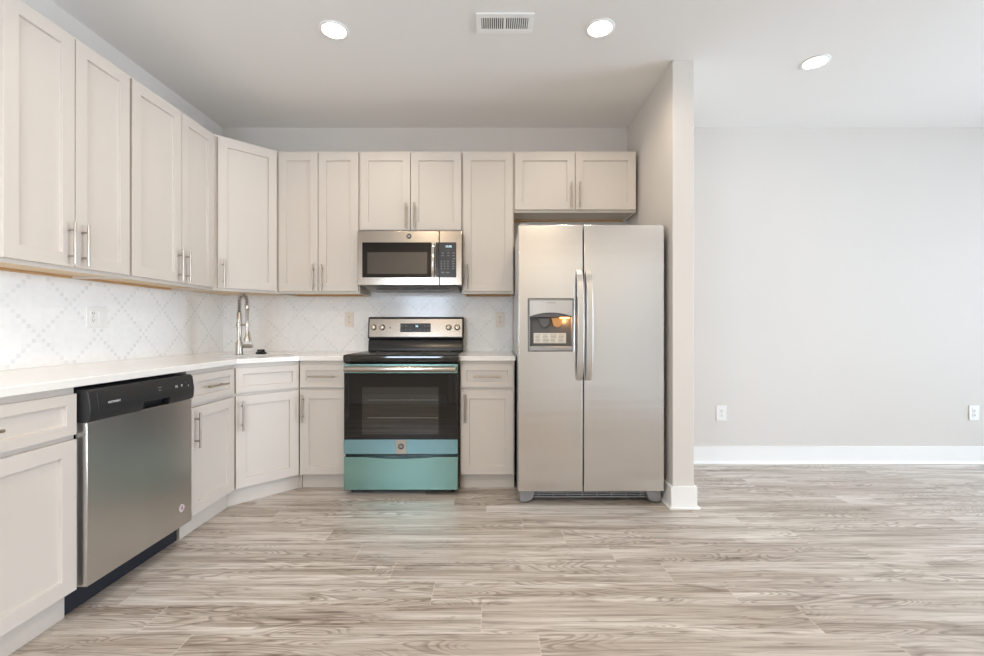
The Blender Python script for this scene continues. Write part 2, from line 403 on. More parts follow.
# ------------------------------------------------------------------ cabinets
DT = .02
def shaker(bm, x0, x1, z0, z1, rail, yb=0., th=DT, rec=.0125):
    """framed door: front faces -y, flat panel let in by rec"""
    vs = box(bm, x0, x1, yb-th, yb-.001, z0, z1)
    bm.faces.ensure_lookup_table()
    f = min((f for f in bm.faces if all(v in vs for v in f.verts)), key=lambda f: f.calc_center_median().y)
    bmesh.ops.inset_region(bm, faces=[f], thickness=rail, use_even_offset=True)
    bmesh.ops.inset_region(bm, faces=[f], thickness=.0015, use_even_offset=True)
    for v in f.verts: v.co.y += rec
def bar_pull(parent, p, length, vertical=True, yb=-DT):
    x, z = p; so = .030; r = .0058; h = length/2; e = length*.19
    bm = BM()
    if vertical:
        cyl(bm, (x, yb-so, z-h), (x, yb-so, z+h), r, 12)
        for s in (-1, 1): cyl(bm, (x, yb, z+s*(h-e)), (x, yb-so, z+s*(h-e)), .0046, 10)
    else:
        cyl(bm, (x-h, yb-so, z), (x+h, yb-so, z), r, 12)
        for s in (-1, 1): cyl(bm, (x+s*(h-e), yb, z), (x+s*(h-e), yb-so, z), .0046, 10)
    return obj('handle', bm, M['nickel'], parent)
def cab_door(parent, x0, x1, z0, z1, hx=None, hz=None, rail=.058):
    bm = BM(); shaker(bm, x0, x1, z0, z1, rail); d = obj('door', bm, M['cabinet'], parent, bevel=.0012)
    if hx is not None: bar_pull(d, (hx, hz), .188)
    return d
def cab_drawer(parent, x0, x1, z0, z1, handle=True, rail=.040):
    bm = BM(); shaker(bm, x0, x1, z0, z1, rail); d = obj('drawer', bm, M['cabinet'], parent, bevel=.0012)
    if handle: bar_pull(d, ((x0+x1)/2, (z0+z1)/2), min(.186, (x1-x0)*.68), False)
    return d
UP_Z0, UP_Z1, UP_D = 1.361, 2.428, .305
def upper_shell(t, w, h, d=UP_D, outline=None, z0=0.):
    """carcass open below a set-back bottom panel of raw wood"""
    bm = BM()
    if outline is None:
        box(bm, 0, .016, 0, d, 0, h); box(bm, w-.016, w, 0, d, 0, h)
        box(bm, .016, w-.016, d-.010, d, .018, h); box(bm, .016, w-.016, 0, d, h-.016, h)
        box(bm, .016, w-.016, 0, .019, 0, h-.016)
        obj('body', bm, M['cabinet'], t)
        bm = BM(); box(bm, .016, w-.016, .019, d-.010, .012, .024); obj('underside', bm, M['maple'] if z0 < 1.9 else M['cabinet'], t)
        bm = BM(); box(bm, .016, w-.016, d-.035, d-.010, -.0, .012); obj('hanging_rail', bm, M['rawwood'], t)['label'] = 'bare unpainted wood strip'
    else:
        prism(bm, outline, 'z', .022, h)
        n = len(outline)
        for k in range(n):      # skirt: front frame and side panels reach below the bottom panel
            p, q = Vector(outline[k]), Vector(outline[(k+1) % n])
            if k in (2, 3): continue
            dirv = (q-p).normalized(); inn = Vector((-dirv.y, dirv.x))*.018
            prism(bm, [tuple(p), tuple(q), tuple(q+inn), tuple(p+inn)], 'z', 0, .022)
        obj('body', bm, M['cabinet'], t)
        c = sum((Vector(p) for p in outline), Vector((0, 0)))/n
        ins = [tuple(c + (Vector(p)-c)*.93) for p in outline]
        bm = BM(); prism(bm, ins, 'z', .010, .0215); obj('underside', bm, M['maple'], t)
GU = 'painted wall cabinets above the worktops'
GB = 'painted base cabinets under the worktops'
def upper(label, loc, rz, w, z0, z1, doors, d=UP_D, hz=None):
    """doors: (x0, x1, handle x or None)"""
    t = thing('wall_cabinet', label, 'cabinet', (loc[0], loc[1], z0), rz, GU)
    h = z1 - z0
    upper_shell(t, w, h, d, None, z0)
    for (a, b_, hx) in doors: cab_door(t, a, b_, .017, h-.017, hx, .017+.010+.094)
    return t
yF = YB - UP_D
xF = XL + UP_D
upper('tall beige two-door wall cabinet at the left end of the side wall above the dishwasher', (xF, 1.708), R(90), .615, UP_Z0, UP_Z1,
      [(.008, .3025, .2725), (.3075, .607, .3375)])
upper('tall beige wall cabinet with a wide and a narrow door, beside the diagonal corner cabinet', (xF, 2.325), R(90), .710, UP_Z0, UP_Z1,
      [(.008, .377, .347), (.382, .692, .412)])
upper('tall beige two-door wall cabinet on the far wall left of the microwave', (-1.598, yF), 0, .609, UP_Z0, UP_Z1,
      [(.006, .2985, .2685), (.3035, .601, .3335)])
upper('short beige two-door wall cabinet directly above the microwave', (-.988, yF), 0, .764, 1.818, UP_Z1,
      [(.006, .3775, .3475), (.3825, .758, .4125)])
upper('tall beige single-door wall cabinet between microwave and refrigerator', (-.223, yF), 0, .386, UP_Z0, UP_Z1, [(.008, .378, .038)])
upper('short beige two-door wall cabinet above the refrigerator', (.164, yF), 0, .916, 1.970, UP_Z1, [(.007, .4545, .4245), (.4595, .908, .4895)])
# diagonal corner wall cabinet
def diag(world, o):
    d = Vector(world) - Vector(o); s = math.sqrt(.5)
    return (d.x*s + d.y*s, -d.x*s + d.y*s)
A = (xF, YB-.61)
t = thing('wall_cabinet', 'tall beige diagonal corner wall cabinet with one door, above the faucet', 'cabinet', (A[0], A[1], UP_Z0), R(45), GU)
outl = [diag(p, A) for p in (A, (XL+.61, yF), (XL+.61, YB), (XL, YB), (XL, YB-.61))]
upper_shell(t, 0, UP_Z1-UP_Z0, outline=outl)
cab_door(t, .024, .407, .017, UP_Z1-UP_Z0-.017, .054, .121)

BD, BZ0, BZ1 = .61, .102, .882
def base(label, loc, rz, w, drawers, doors, rec=.05):
    t = thing('base_cabinet', label, 'cabinet', (loc[0], loc[1], 0), rz, GB)
    bm = BM(); box(bm, 0, w, 0, BD-.002, BZ0, BZ1); obj('body', bm, M['cabinet'], t)
    bm = BM(); box(bm, 0, w, rec, BD-.002, 0, BZ0); obj('toe_kick', bm, M['cabinet'], t)
    for (a, b_, hd) in drawers: cab_drawer(t, a, b_, .701, .856, hd)
    for (a, b_, hx) in doors: cab_door(t, a, b_, .113, .683, hx, .683-.026-.094)
    return t
bxF = XL + BD
byF = YB - BD
base('wide pale base cabinet left of the dishwasher, cut off by the left edge', (bxF, .938), R(90), .762, [(.008, .754, True)], [(.008, .379, .349), (.384, .754, .414)], .035)
base('narrow pale base cabinet between dishwasher and diagonal corner cabinet', (bxF, 2.326), R(90), .416, [(.008, .401, True)], [(.008, .401, .038)], .035)
base('narrow beige base cabinet between diagonal corner cabinet and range', (-1.311, byF), 0, .328, [(.010, .319, True)], [(.010, .319, .034)])
base('beige base cabinet between range and refrigerator', (-.219, byF), 0, .372, [(.007, .365, True)], [(.007, .365, .036)])
# diagonal corner sink base: hollow, so the bowl hangs inside
A = (bxF, YB-.905)
CA = math.atan2(.905-BD, .89-BD); CW = math.hypot(.905-BD, .89-BD)
def diag_base(world, o):
    d = Vector(world) - Vector(o)
    return (d.x*math.cos(CA) + d.y*math.sin(CA), -d.x*math.sin(CA) + d.y*math.cos(CA))
t = thing('base_cabinet', 'diagonal corner base cabinet with false drawer front, under the sink', 'cabinet', (A[0], A[1], 0), CA, GB)
pts = [diag_base(p, A) for p in (A, (XL+.89, byF), (XL+.89, YB-.002), (XL+.002, YB-.002), (XL+.002, YB-.905))]
bm = BM(); prism(bm, pts, 'z', BZ0, BZ0+.016)
box(bm, 0, CW, 0, .019, BZ0+.016, BZ1)
def wallstrip(bm, p, q, th, z0, z1):
    p, q = Vector(p), Vector(q); dv = (q-p).normalized(); inn = Vector((-dv.y, dv.x))*th
    prism(bm, [tuple(p), tuple(q), tuple(q+inn), tuple(p+inn)], 'z', z0, z1)
wallstrip(bm, pts[1], pts[2], .016, BZ0+.016, BZ1); wallstrip(bm, pts[4], pts[0], .016, BZ0+.016, BZ1)
obj('body', bm, M['cabinet'], t)
kick = [diag_base(p, A) for p in ((A[0]-.035, A[1]), (A[0]-.035, A[1]+.012), (XL+.89-.012, byF+.05), (XL+.89, byF+.05), (XL+.89, YB-.1), (XL+.1, YB-.1), (XL+.1, A[1]))]
bm = BM(); prism(bm, kick, 'z', 0, BZ0); obj('toe_kick', bm, M['cabinet'], t)
bm = BM(); shaker(bm, .011, .396, .701, .856, .040); obj('false_drawer_front', bm, M['cabinet'], t, bevel=.0012)
cab_door(t, .011, .396, .113, .683, .044, .683-.026-.094)

# ------------------------------------------------------------------ worktops
def counter(name, label, outer, hole=None):
    bm = BM(); z0, z1 = .882, .914
    def ring(pts, z): return [bm.verts.new((p[0], p[1], z)) for p in pts]
    o0, o1 = ring(outer, z0), ring(outer, z1)
    n = len(outer)
    for k in range(n): bm.faces.new((o0[k], o0[(k+1) % n], o1[(k+1) % n], o1[k]))
    if hole:
        h0, h1 = ring(hole, z0), ring(hole, z1); mh = len(hole)
        for k in range(mh): bm.faces.new((h0[k], h1[k], h1[(k+1) % mh], h0[(k+1) % mh]))
        for o_, h_ in ((o1, h1), (o0, h0)):
            es = []
            for ring_ in (o_, h_):
                for k in range(len(ring_)):
                    e = bm.edges.get((ring_[k], ring_[(k+1) % len(ring_)])); es.append(e)
            bmesh.ops.triangle_fill(bm, use_beauty=True, edges=es)
    else:
        bm.faces.new(o1); bm.faces.new(o0[::-1])
    bmesh.ops.recalc_face_normals(bm, faces=bm.faces[:])
    o = obj(name, bm, M['quartz'], bevel=.003)
    return tag(o, label, 'countertop', 'white stone worktops')
cxE, cyE = bxF+.034, byF-.034
k = .034*math.tan(R(22.5))
outer = [(XL+.008, .92), (cxE, .92), (cxE, YB-.905-k), (XL+.89+k, cyE), (-.984, cyE), (-.984, YB-.008), (XL+.008, YB-.008)]
s = math.sqrt(.5)
SC = Vector((-1.617, 3.067)); su = Vector((s, s)); sv = Vector((-s, s))
def rrect(hw, hd, r, n=5):
    out = []
    for (cx, cy, a0) in ((hw-r, hd-r, 0), (-hw+r, hd-r, 90), (-hw+r, -hd+r, 180), (hw-r, -hd+r, 270)):
        for q in range(n+1):
            a = R(a0 + 90*q/n); p = SC + su*(cx+r*math.cos(a)) + sv*(cy+r*math.sin(a)); out.append((p.x, p.y))
    return out
counter('countertop', 'long white stone worktop running around the corner with the sink', outer, rrect(.23, .15, .03))
counter('countertop', 'short white stone worktop between range and refrigerator', [(-.220, cyE), (.159, cyE), (.159, YB-.008), (-.220, YB-.008)])

# sink bowl under the worktop
bm = BM()
lev = [(.245, .165, .881), (.225, .145, .881), (.225, .145, .70), (.205, .125, .685)]
rings = [[bm.verts.new((p[0], p[1], z)) for p in rrect(a, b_, .03)] for a, b_, z in lev]
out_r = [[bm.verts.new((p[0], p[1], z)) for p in rrect(a, b_, .03)] for a, b_, z in ((.245, .165, .878), (.229, .149, .878), (.229, .149, .697), (.207, .127, .681))]
for rr in (rings, out_r):
    for a, b_ in zip(rr, rr[1:]):
        for q in range(len(a)): bm.faces.new((a[q], a[(q+1) % len(a)], b_[(q+1) % len(a)], b_[q]))
    bm.faces.new(rr[-1])
for q in range(len(rings[0])): bm.faces.new((rings[0][q], out_r[0][q], out_r[0][(q+1) % len(rings[0])], rings[0][(q+1) % len(rings[0])]))
bmesh.ops.recalc_face_normals(bm, faces=bm.faces[:])
sink = obj('sink', bm, M['steel_sink'])
tag(sink, 'steel undermount sink bowl set into the corner of the long white worktop', 'sink')
bm = BM(); lathe(bm, [(.045, 0), (.045, .003), (.03, .003), (.028, .001)], 'z', 24, (SC.x, SC.y, .6852)); obj('drain', bm, M['chrome'], sink)

# ------------------------------------------------------------------ faucet
FX, FY = -1.785, 3.15
t = thing('faucet', 'brushed nickel spring-neck pull-down kitchen faucet in the worktop corner', 'faucet', (FX, FY, .914), R(-30))   # local +x points to the bowl
bm = BM(); lathe(bm, [(.029, 0), (.029, .004), (.0235, .007), (.0235, .088), (.0205, .095)], 'z', 28); obj('base', bm, M['nickel'], t)
bm = BM(); lathe(bm, [(.0155, .094), (.0155, .195), (.0205, .198), (.0205, .226), (.0155, .229), (.0155, .295), (.012, .30)], 'z', 24); obj('column', bm, M['nickel'], t)
arch = [(0, 0, .29), (0, 0, .33), (0, 0, .368)]
RA = .046
for q in range(1, 13):
    a = math.pi*q/12; arch.append((RA - RA*math.cos(a), 0, .378 + RA*math.sin(a)*1.0))
arch += [(2*RA, 0, .36), (2*RA, 0, .348)]
bm = BM(); tube(bm, arch, .0075, 10); hose = obj('hose', bm, M['darkplastic'], t)
# spring coil wound around the hose
P = [Vector(p) for p in arch]; L = [0]
for a, b_ in zip(P, P[1:]): L.append(L[-1] + (b_-a).length)
def along(d):
    for q in range(len(P)-1):
        if d <= L[q+1] or q == len(P)-2:
            f = (d - L[q])/(L[q+1]-L[q]); return P[q].lerp(P[q+1], f), (P[q+1]-P[q]).normalized()
coil = []; turns = 15; nn = turns*12
for q in range(nn+1):
    p, tg = along(L[-1]*q/nn); n_ = Vector((0, 1, 0)); bn = tg.cross(n_); a = 2*math.pi*turns*q/nn
    coil.append(p + (n_*math.cos(a) + bn*math.sin(a))*.0125)
bm = BM(); tube(bm, coil, .0026, 6); obj('spring', bm, M['nickel'], t)
bm = BM(); lathe(bm, [(.012, .35), (.015, .345), (.015, .318), (.011, .312), (.009, .20), (.009, .16), (.013, .14), (.021, .112), (.021, .098), (.016, .096)], 'z', 22, (2*RA, 0, 0)); sh = obj('spray_head', bm, M['nickel'], t)
bm = BM(); cyl(bm, (.018, 0, .212), (2*RA-.012, 0, .212), .006, 12); lathe(bm, [(.0125, .203), (.016, .203), (.016, .221), (.0125, .221)], 'z', 20, (2*RA, 0, 0)); obj('docking_arm', bm, M['nickel'], t)
bm = BM(); hd = Vector((math.cos(R(38)), math.sin(R(38)), 0))   # valve sticks out to the right along the wall
cyl(bm, tuple(hd*.018 + Vector((0, 0, .062))), tuple(hd*.086 + Vector((0, 0, .062))), .0125, 18); va = obj('valve', bm, M['nickel'], t)
bm = BM(); tube(bm, [tuple(hd*.074 + Vector((0, 0, .070))), tuple(hd*.078 + Vector((0, 0, .11))), tuple(hd*.064 + Vector((0, 0, .165)))], [.0055, .0048, .0045], 10); obj('lever', bm, M['nickel'], va)

t = thing('sink_stopper', 'small black two-tiered stopper standing on the worktop beside the faucet', 'stopper', (-1.685, 3.255, .914))
bm = BM(); lathe(bm, [(.034, 0), (.036, .003), (.036, .013), (.033, .016)], 'z', 28); obj('rim', bm, M['blackplastic'], t)
bm = BM(); lathe(bm, [(.024, .0155), (.026, .018), (.026, .030), (.023, .034)], 'z', 28); obj('grip', bm, M['black'], t)

# ------------------------------------------------------------------ dishwasher (local: x to the right, y into the wall)
t = thing('dishwasher', 'stainless steel dishwasher with black control strip under the side worktop', 'dishwasher', (bxF, 1.706, 0), R(90))
W = .597
bm = BM(); box(bm, .004, W-.004, .002, .56, .10, .868); obj('body', bm, M['blackplastic'], t)
bm = BM(); box(bm, .0, W+.01, .040, .056, .004, .10); obj('kick_plate', bm, M['kick'], t)
bm = BM(); box(bm, .03, .07, .065, .12, 0, .10); obj('foot', bm, M['darkgap'], t)
bm = BM(); box(bm, W-.07, W-.03, .065, .12, 0, .10); obj('foot', bm, M['darkgap'], t)
bm = BM(); box(bm, 0, W, -.045, 0, .112, .741); d = obj('door', bm, M['steel_dw'], t, bevel=.003)
# control strip: sloped face with a pocket grip cut in its lower edge
PZ0, PZ1 = .742, .866
bm = BM()
prof = [(0, PZ0), (-.050, PZ0), (-.056, PZ0+.012), (-.058, PZ0+.055), (-.050, PZ1-.012), (-.040, PZ1), (0, PZ1)]
pk0, pk1 = .265, .425
prism(bm, prof, 'x', 0, pk0); prism(bm, prof, 'x', pk1, W)
prism(bm, [(0, PZ0+.032), (-.0575, PZ0+.032), (-.058, PZ0+.055), (-.050, PZ1-.012), (-.040, PZ1), (0, PZ1)], 'x', pk0, pk1)
prism(bm, [(0, PZ0), (-.012, PZ0), (-.030, PZ0+.032), (0, PZ0+.032)], 'x', pk0, pk1)
cp = obj('control_panel', bm, M['blackplastic'], t, bevel=.002)
bm = BM(); prism(bm, [(-.0585, PZ0+.040), (-.0592, PZ0+.055), (-.0530, PZ1-.018), (-.0500, PZ1-.014), (-.045, PZ0+.05)], 'x', .035, W-.030)
obj('inset_panel', bm, M['blackplastic'], cp, bevel=.001)
rotp = (R(90) - math.atan2(.008, .057), 0, 0)
def pan(dx, z):   # point on the sloped inset face
    return (dx, -.0592 + (z-(PZ0+.055))*(.0062/.051) - .0006, z)
text('brand_lettering', 'HOTPOINT', .0125, M['whiteink'], cp, pan(.110, PZ0+.064), rotp, sx_=.95)
for dx, zz, sz, body in ((.36, PZ0+.086, .007, '=== =='), (.36, PZ0+.074, .009, '•• •'), (.468, PZ0+.078, .013, '||:||'), (.505, PZ0+.079, .012, '|:|'), (.535, PZ0+.09, .008, '•'), (.552, PZ0+.072, .009, '||')):
    text('button_marking', body, sz, M['whiteink'], cp, pan(dx, zz), rotp)
bm = BM(); box(bm, .105, .135, -.0515, -.049, PZ1-.021, PZ1-.016); obj('latch', bm, M['silverplastic'], cp)
bm = BM(); lathe(bm, [(.0195, 0), (.0195, -.001)], 'y', 28, (W-.075, -.0452, .205)); st = obj('sticker', bm, M['sticker'], d)
bm = BM(); 
for q in range(3): box(bm, W-.085, W-.065, -.0468, -.0462, .195+q*.009, .199+q*.009)
obj('sticker_print', bm, M['stickerink'], st)

# ------------------------------------------------------------------ range
RX0, RW = -.979, .757
RY = 2.934
t = thing('range', 'freestanding electric range with glass oven door and teal protective film on its drawer', 'oven', (RX0, RY, 0), 0)
bm = BM(); box(bm, .0, RW, .045, .66, .035, .874); obj('body', bm, M['black'], t)
for fx in (.045, RW-.045):
    for fy in (.085, .60):
        bm = BM(); lathe(bm, [(.018, 0), (.018, .012), (.010, .014), (.010, .036)], 'z', 16, (fx, fy, 0)); obj('foot', bm, M['blackplastic'], t)
bm = BM(); prism(bm, [(.002, .900), (.006, .921), (.014, .926), (.655, .926), (.655, .874), (.010, .874)], 'x', -.002, RW+.002)
ct = obj('cooktop', bm, M['cooktop'], t, bevel=.002)
for (bx_, by_, r_) in ((.19, .20, .115), (.56, .20, .085), (.19, .45, .085), (.56, .45, .105)):
    bm = BM()
    o_ = [bm.verts.new((bx_+r_*math.cos(a*math.pi/24), by_+r_*math.sin(a*math.pi/24), .9264)) for a in range(48)]
    i_ = [bm.verts.new((bx_+(r_-.004)*math.cos(a*math.pi/24), by_+(r_-.004)*math.sin(a*math.pi/24), .9264)) for a in range(48)]
    for q in range(48): bm.faces.new((o_[q], o_[(q+1) % 48], i_[(q+1) % 48], i_[q]))
    g = bmesh.ops.extrude_face_region(bm, geom=bm.faces[:])
    for v in g['geom']:
        if isinstance(v, bmesh.types.BMVert): v.co.z -= .0003
    bmesh.ops.recalc_face_normals(bm, faces=bm.faces[:])
    obj('burner_ring', bm, M['greyink'], ct)
bm = BM(); prism(bm, [(.008, .873), (.020, .873), (.020, .868), (.010, .868)], 'x', .01, RW-.01)
for q in range(18): box(bm, .20+q*.02, .213+q*.02, .0075, .0095, .880, .884)
obj('vent_slots', bm, M['darkgap'], ct)
# backguard
bg0, bg1 = .004, RW-.008
bm = BM(); prism(bm, [(.575, .926), (.655, .926), (.655, 1.020), (.600, 1.020), (.585, 1.000)], 'x', bg0, bg1); obj('backguard', bm, M['black'], t, bevel=.003)
bm = BM(); prism(bm, [(.580, 1.022), (.600, 1.018), (.655, 1.018), (.655, 1.190), (.618, 1.192), (.602, 1.186)], 'x', bg0-.006, bg1+.006)
hb = obj('control_housing', bm, M['blackplastic'], t, bevel=.006)
sl = math.atan2(.022, .164)
def bgp(x, z, off=0.): return (x, .580 + (z-1.022)*(.022/.164) - off, z)
bm = BM()
z0_, z1_ = 1.034, 1.176
q0, q1 = bgp(0, z0_, .004), bgp(0, z1_, .004)
prism(bm, [(q0[1], z0_), (q1[1], z1_), (q1[1]+.010, z1_), (q0[1]+.010, z0_)], 'x', bg0+.006, bg1-.006); pl = obj('control_panel', bm, M['steel'], hb, bevel=.0015)
def slab(name, x0, x1, z0, z1, off, mat, par, th=.003, bv=0.):
    bm = BM(); a, b_ = bgp(0, z0, off), bgp(0, z1, off)
    prism(bm, [(a[1], z0), (b_[1], z1), (b_[1]+th, z1), (a[1]+th, z0)], 'x', x0, x1); return obj(name, bm, mat, par, bevel=bv)
slab('display', .255, .495, 1.072, 1.141, .0055, M['blackplastic'], hb, bv=.0012)
slab('clock_window', .350, .415, 1.104, 1.131, .0060, M['black'], hb, .002)
rt = (R(90)-sl, 0, 0)
text('clock_digits', '88', .022, M['clock'], hb, bgp(.386, 1.1175, .0068), rt)
for q, bx_ in enumerate((.271, .301, .333, .413, .449, .477)):
    for bz in ((1.088, 1.121) if q not in (2, 3) else (1.088,)):
        slab('button', bx_-.008, bx_+.008, bz-.0035, bz+.0035, .0060, M['darkplastic'], hb, .001)
for kx in (.045, .113, .637, .705):
    bm = BM(); p = Vector(bgp(kx, 1.108, .004))
    lathe(bm, [(.024, .002), (.024, -.004), (.0195, -.007), (.0175, -.024), (.014, -.026)], 'y', 26)
    box(bm, -.0035, .0035, -.031, -.022, -.017, .017)
    o = obj('knob', bm, M['steel'], t); o.location = p; o.rotation_euler = (-sl, 0, 0)
    text('knob_mark', 'o', .008, M['greyink'], hb, bgp(kx, 1.150, .0045), rt)
slab('indicator', .170, .178, 1.102, 1.112, .0045, M['darkplastic'], hb, .001)
# oven door
DZ0, DZ1 = .276, .866
bm = BM(); box(bm, .004, RW-.004, .003, .043, DZ0, DZ1); dr = obj('oven_door', bm, M['black'], t, bevel=.002)
bm = BM(); box(bm, .006, RW-.006, -.001, .004, .372, .806); gl_ = obj('door_glass', bm, M['glass_black'], dr, bevel=.001)
# faint inner window outline behind the glass
wx0, wx1, wz0, wz1 = .125, .628, .405, .715
bm = BM(); box(bm, wx0, wx1, -.0018, -.0005, wz0, wz1); obj('oven_window', bm, M['glass_window'], dr)
bm = BM(); box(bm, wx0+.035, wx1-.002, -.0024, -.0017, .6295, .632); box(bm, wx0+.035, wx1-.002, -.0024, -.0017, .512, .515); obj('oven_rack', bm, M['greyink'], dr)
bm = BM(); box(bm, .004, RW-.004, -.002, .004, .808, DZ1); obj('top_film', bm, M['film'], dr, bevel=.001)['label'] = 'teal protective film strip'
bm = BM(); box(bm, .004, RW-.004, -.002, .004, DZ0, .370); lf = obj('lower_film', bm, M['filmblue'], dr, bevel=.001); lf['label'] = 'blue protective film strip'
bm = BM(); box(bm, .347, .415, -.0035, -.0015, DZ0+.001, .369); bp_ = obj('badge_plate', bm, M['steel'], dr)
bm = BM(); lathe(bm, [(.019, 0), (.019, -.0022), (.016, -.0024), (.015, -.0016)], 'y', 28, (.381, -.0034, .325)); bg_ = obj('badge', bm, M['badge'], dr)
text('badge_lettering', 'GE', .017, M['silverplastic'], bg_, (.381, -.0056, .325))
bm = BM()
hp = []
for q in range(15):
    a = q/14; hp.append((.022 + a*(RW-.036), -.046 - .010*math.sin(math.pi*a), .838))
tube(bm, hp, .017, 14)
for v in bm.verts: v.co.z = .838 + (v.co.z-.838)*1.15
for hx in (.036, RW-.028): box(bm, hx-.012, hx+.012, -.048, 0, .828, .848)
obj('handle', bm, M['steel'], dr)
# storage drawer with a scooped finger grip in its top edge
bm = BM(); z0_, z1_ = .038, .254
top = []
for q in range(25):
    a = q/24; x = .004 + a*(RW-.008); c = max(0, 1-((a-.5)/.30)**2); top.append((x, z1_ - .012*c**.8 if c > 0 else z1_))
prism(bm, [(.004, z0_), (RW-.004, z0_)] + top[::-1], 'y', 0.0, .045); obj('drawer', bm, M['film'], t, bevel=.0025)['label'] = 'storage drawer covered in teal protective film'

# ------------------------------------------------------------------ microwave
MX0, MW, MY, MZ0, MZ1 = -.978, .760, 3.238, 1.412, 1.813
t = thing('microwave', 'stainless over-the-range microwave oven mounted under the short cabinet above the range', 'microwave', (MX0, MY, MZ0), 0)
H = MZ1-MZ0
bm = BM(); box(bm, .004, MW-.004, .030, YB-MY-.012, 0, H); obj('body', bm, M['darkplastic'], t)
bm = BM(); prism(bm, [(.02, -.004), (.085, -.022), (.36, -.022), (.38, -.004)], 'x', .05, MW-.03); obj('grease_filter', bm, M['greyplastic'], t)
bm = BM()
for q in range(3): box(bm, .12+q*.19, .28+q*.19, .06, .10, -.0235, -.021)
obj('vent_grille', bm, M['darkplastic'], t)
DW_ = .594
bm = BM(); box(bm, 0, DW_, 0, .030, .002, H-.002); dr = obj('door', bm, M['steel'], t, bevel=.004)
gx0, gx1, gz0, gz1 = .036, .538, .059, .314
bm = BM(); box(bm, gx0, gx1, -.002, .004, gz0, gz1); obj('door_glass', bm, M['glass_black'], dr, bevel=.0015)
bm = BM(); box(bm, gx0+.038, gx1-.030, -.0028, -.0015, gz0+.026, gz1-.072); obj('window', bm, M['glass_micro'], dr)
bm = BM()
for q in range(3): pass
tube(bm, [(.553, 0, .065), (.553, -.022, .067), (.553, -.036, .090), (.553, -.040, .18), (.553, -.036, .272), (.553, -.022, .297), (.553, 0, .299)], .010, 12)
for v in bm.verts: v.co.x = .553 + (v.co.x-.553)*1.2
obj('handle', bm, M['chrome'], dr)
bm = BM(); lathe(bm, [(.0185, 0), (.0185, -.002), (.0155, -.0032), (.015, -.0022)], 'y', 30, (.375, 0, .358)); eb = obj('emblem', bm, M['badge'], dr)
text('emblem_lettering', 'GE', .016, M['silverplastic'], eb, (.375, -.0026, .358))
bm = BM(); box(bm, DW_+.002, MW, 0, .030, .002, H-.002); cp = obj('control_panel', bm, M['steel'], t, bevel=.004)
kx0, kx1 = .566, .719
bm = BM(); box(bm, DW_-.0, kx1, -.002, .003, gz0, gz1); kp = obj('keypad', bm, M['blackplastic'], cp, bevel=.0015)
bm = BM(); box(bm, kx0+.004, DW_-.002, -.002, .003, gz0, gz1); obj('door_edge_panel', bm, M['black'], dr, bevel=.001)
text('clock_digits', '10:08', .021, M['clock'], cp, (.662, -.0026, .283))
text('brand_lettering', '-------', .014, M['greyink'], cp, (.662, -.0026, .257))
first = None
def key(x, z, w_=.016, h_=.007):
    global first
    if first is None:
        bm = BM(); box(bm, -.5, .5, -.0006, .0006, -.5, .5); first = obj('button', bm, M['greyink'], cp); o = first
    else:
        o = first.copy(); COL.objects.link(o); o.parent = cp
    o.location = (x-.007, -.0025, z+.010); o.scale = (w_, 1, h_)
for zz in (.226, .207):
    for xx in (.628, .668, .706): key(xx, zz, .018, .006)
key(.708, .184, .018, .008)
for zz in (.166, .148, .130, .112):
    for xx in (.618, .641, .665): key(xx, zz, .008, .009)
    key(.703, zz, .017, .007)
key(.628, .085, .022, .009); key(.664, .085, .022, .009)
text('sensor_mark', '·', .03, M['silverplastic'], cp, (.705, -.0008, .35))

# ------------------------------------------------------------------ refrigerator
FX0, FW_, FY0 = .163, .908, 2.770
t = thing('refrigerator', 'stainless side-by-side refrigerator with ice and water dispenser, beside the partition wall', 'refrigerator', (FX0, FY0, 0), 0)
bm = BM(); box(bm, .008, FW_-.008, .082, .80, .035, 1.735); obj('body', bm, M['silverplastic'], t, bevel=.004)
bm = BM(); box(bm, .02, FW_-.02, .072, .084, .10, 1.730); obj('gasket', bm, M['darkplastic'], t)
DB, DTp = .088, 1.746
SPL = .4045
# left door with a hole for the dispenser
hx0, hx1, hz0, hz1 = .062, .344, .961, 1.285
bm = BM()
xs = [0, hx0, hx1, SPL-.003]; zs = [DB, hz0, hz1, DTp]
V = {}
for yy in (0., .072):
    for i_, x in enumerate(xs):
        for j_, z in enumerate(zs): V[(i_, j_, yy)] = bm.verts.new((x, yy, z))
for yy in (0., .072):
    for i_ in range(3):
        for j_ in range(3):
            if (i_, j_) == (1, 1) and yy == 0.: continue
            q = [V[(i_, j_, yy)], V[(i_+1, j_, yy)], V[(i_+1, j_+1, yy)], V[(i_, j_+1, yy)]]
            bm.faces.new(q)
for k_ in range(3):
    for j_ in (0, 3):
        bm.faces.new((V[(k_, j_, 0.)], V[(k_+1, j_, 0.)], V[(k_+1, j_, .072)], V[(k_, j_, .072)]))
        bm.faces.new((V[(j_, k_, 0.)], V[(j_, k_+1, 0.)], V[(j_, k_+1, .072)], V[(j_, k_, .072)]))
hv = [V[(1, 1, 0.)], V[(2, 1, 0.)], V[(2, 2, 0.)], V[(1, 2, 0.)]]
ib = [bm.verts.new((v.co.x, .066, v.co.z)) for v in hv]
for q in range(4): bm.faces.new((hv[q], hv[(q+1) % 4], ib[(q+1) % 4], ib[q]))
bm.faces.new(ib)
bmesh.ops.recalc_face_normals(bm, faces=bm.faces[:])
ld = obj('door', bm, M['fridge'], t, bevel=.006, seg=3)
bm = BM(); box(bm, SPL+.003, FW_, 0, .072, DB, DTp); rd = obj('door', bm, M['fridge'], t, bevel=.006, seg=3)
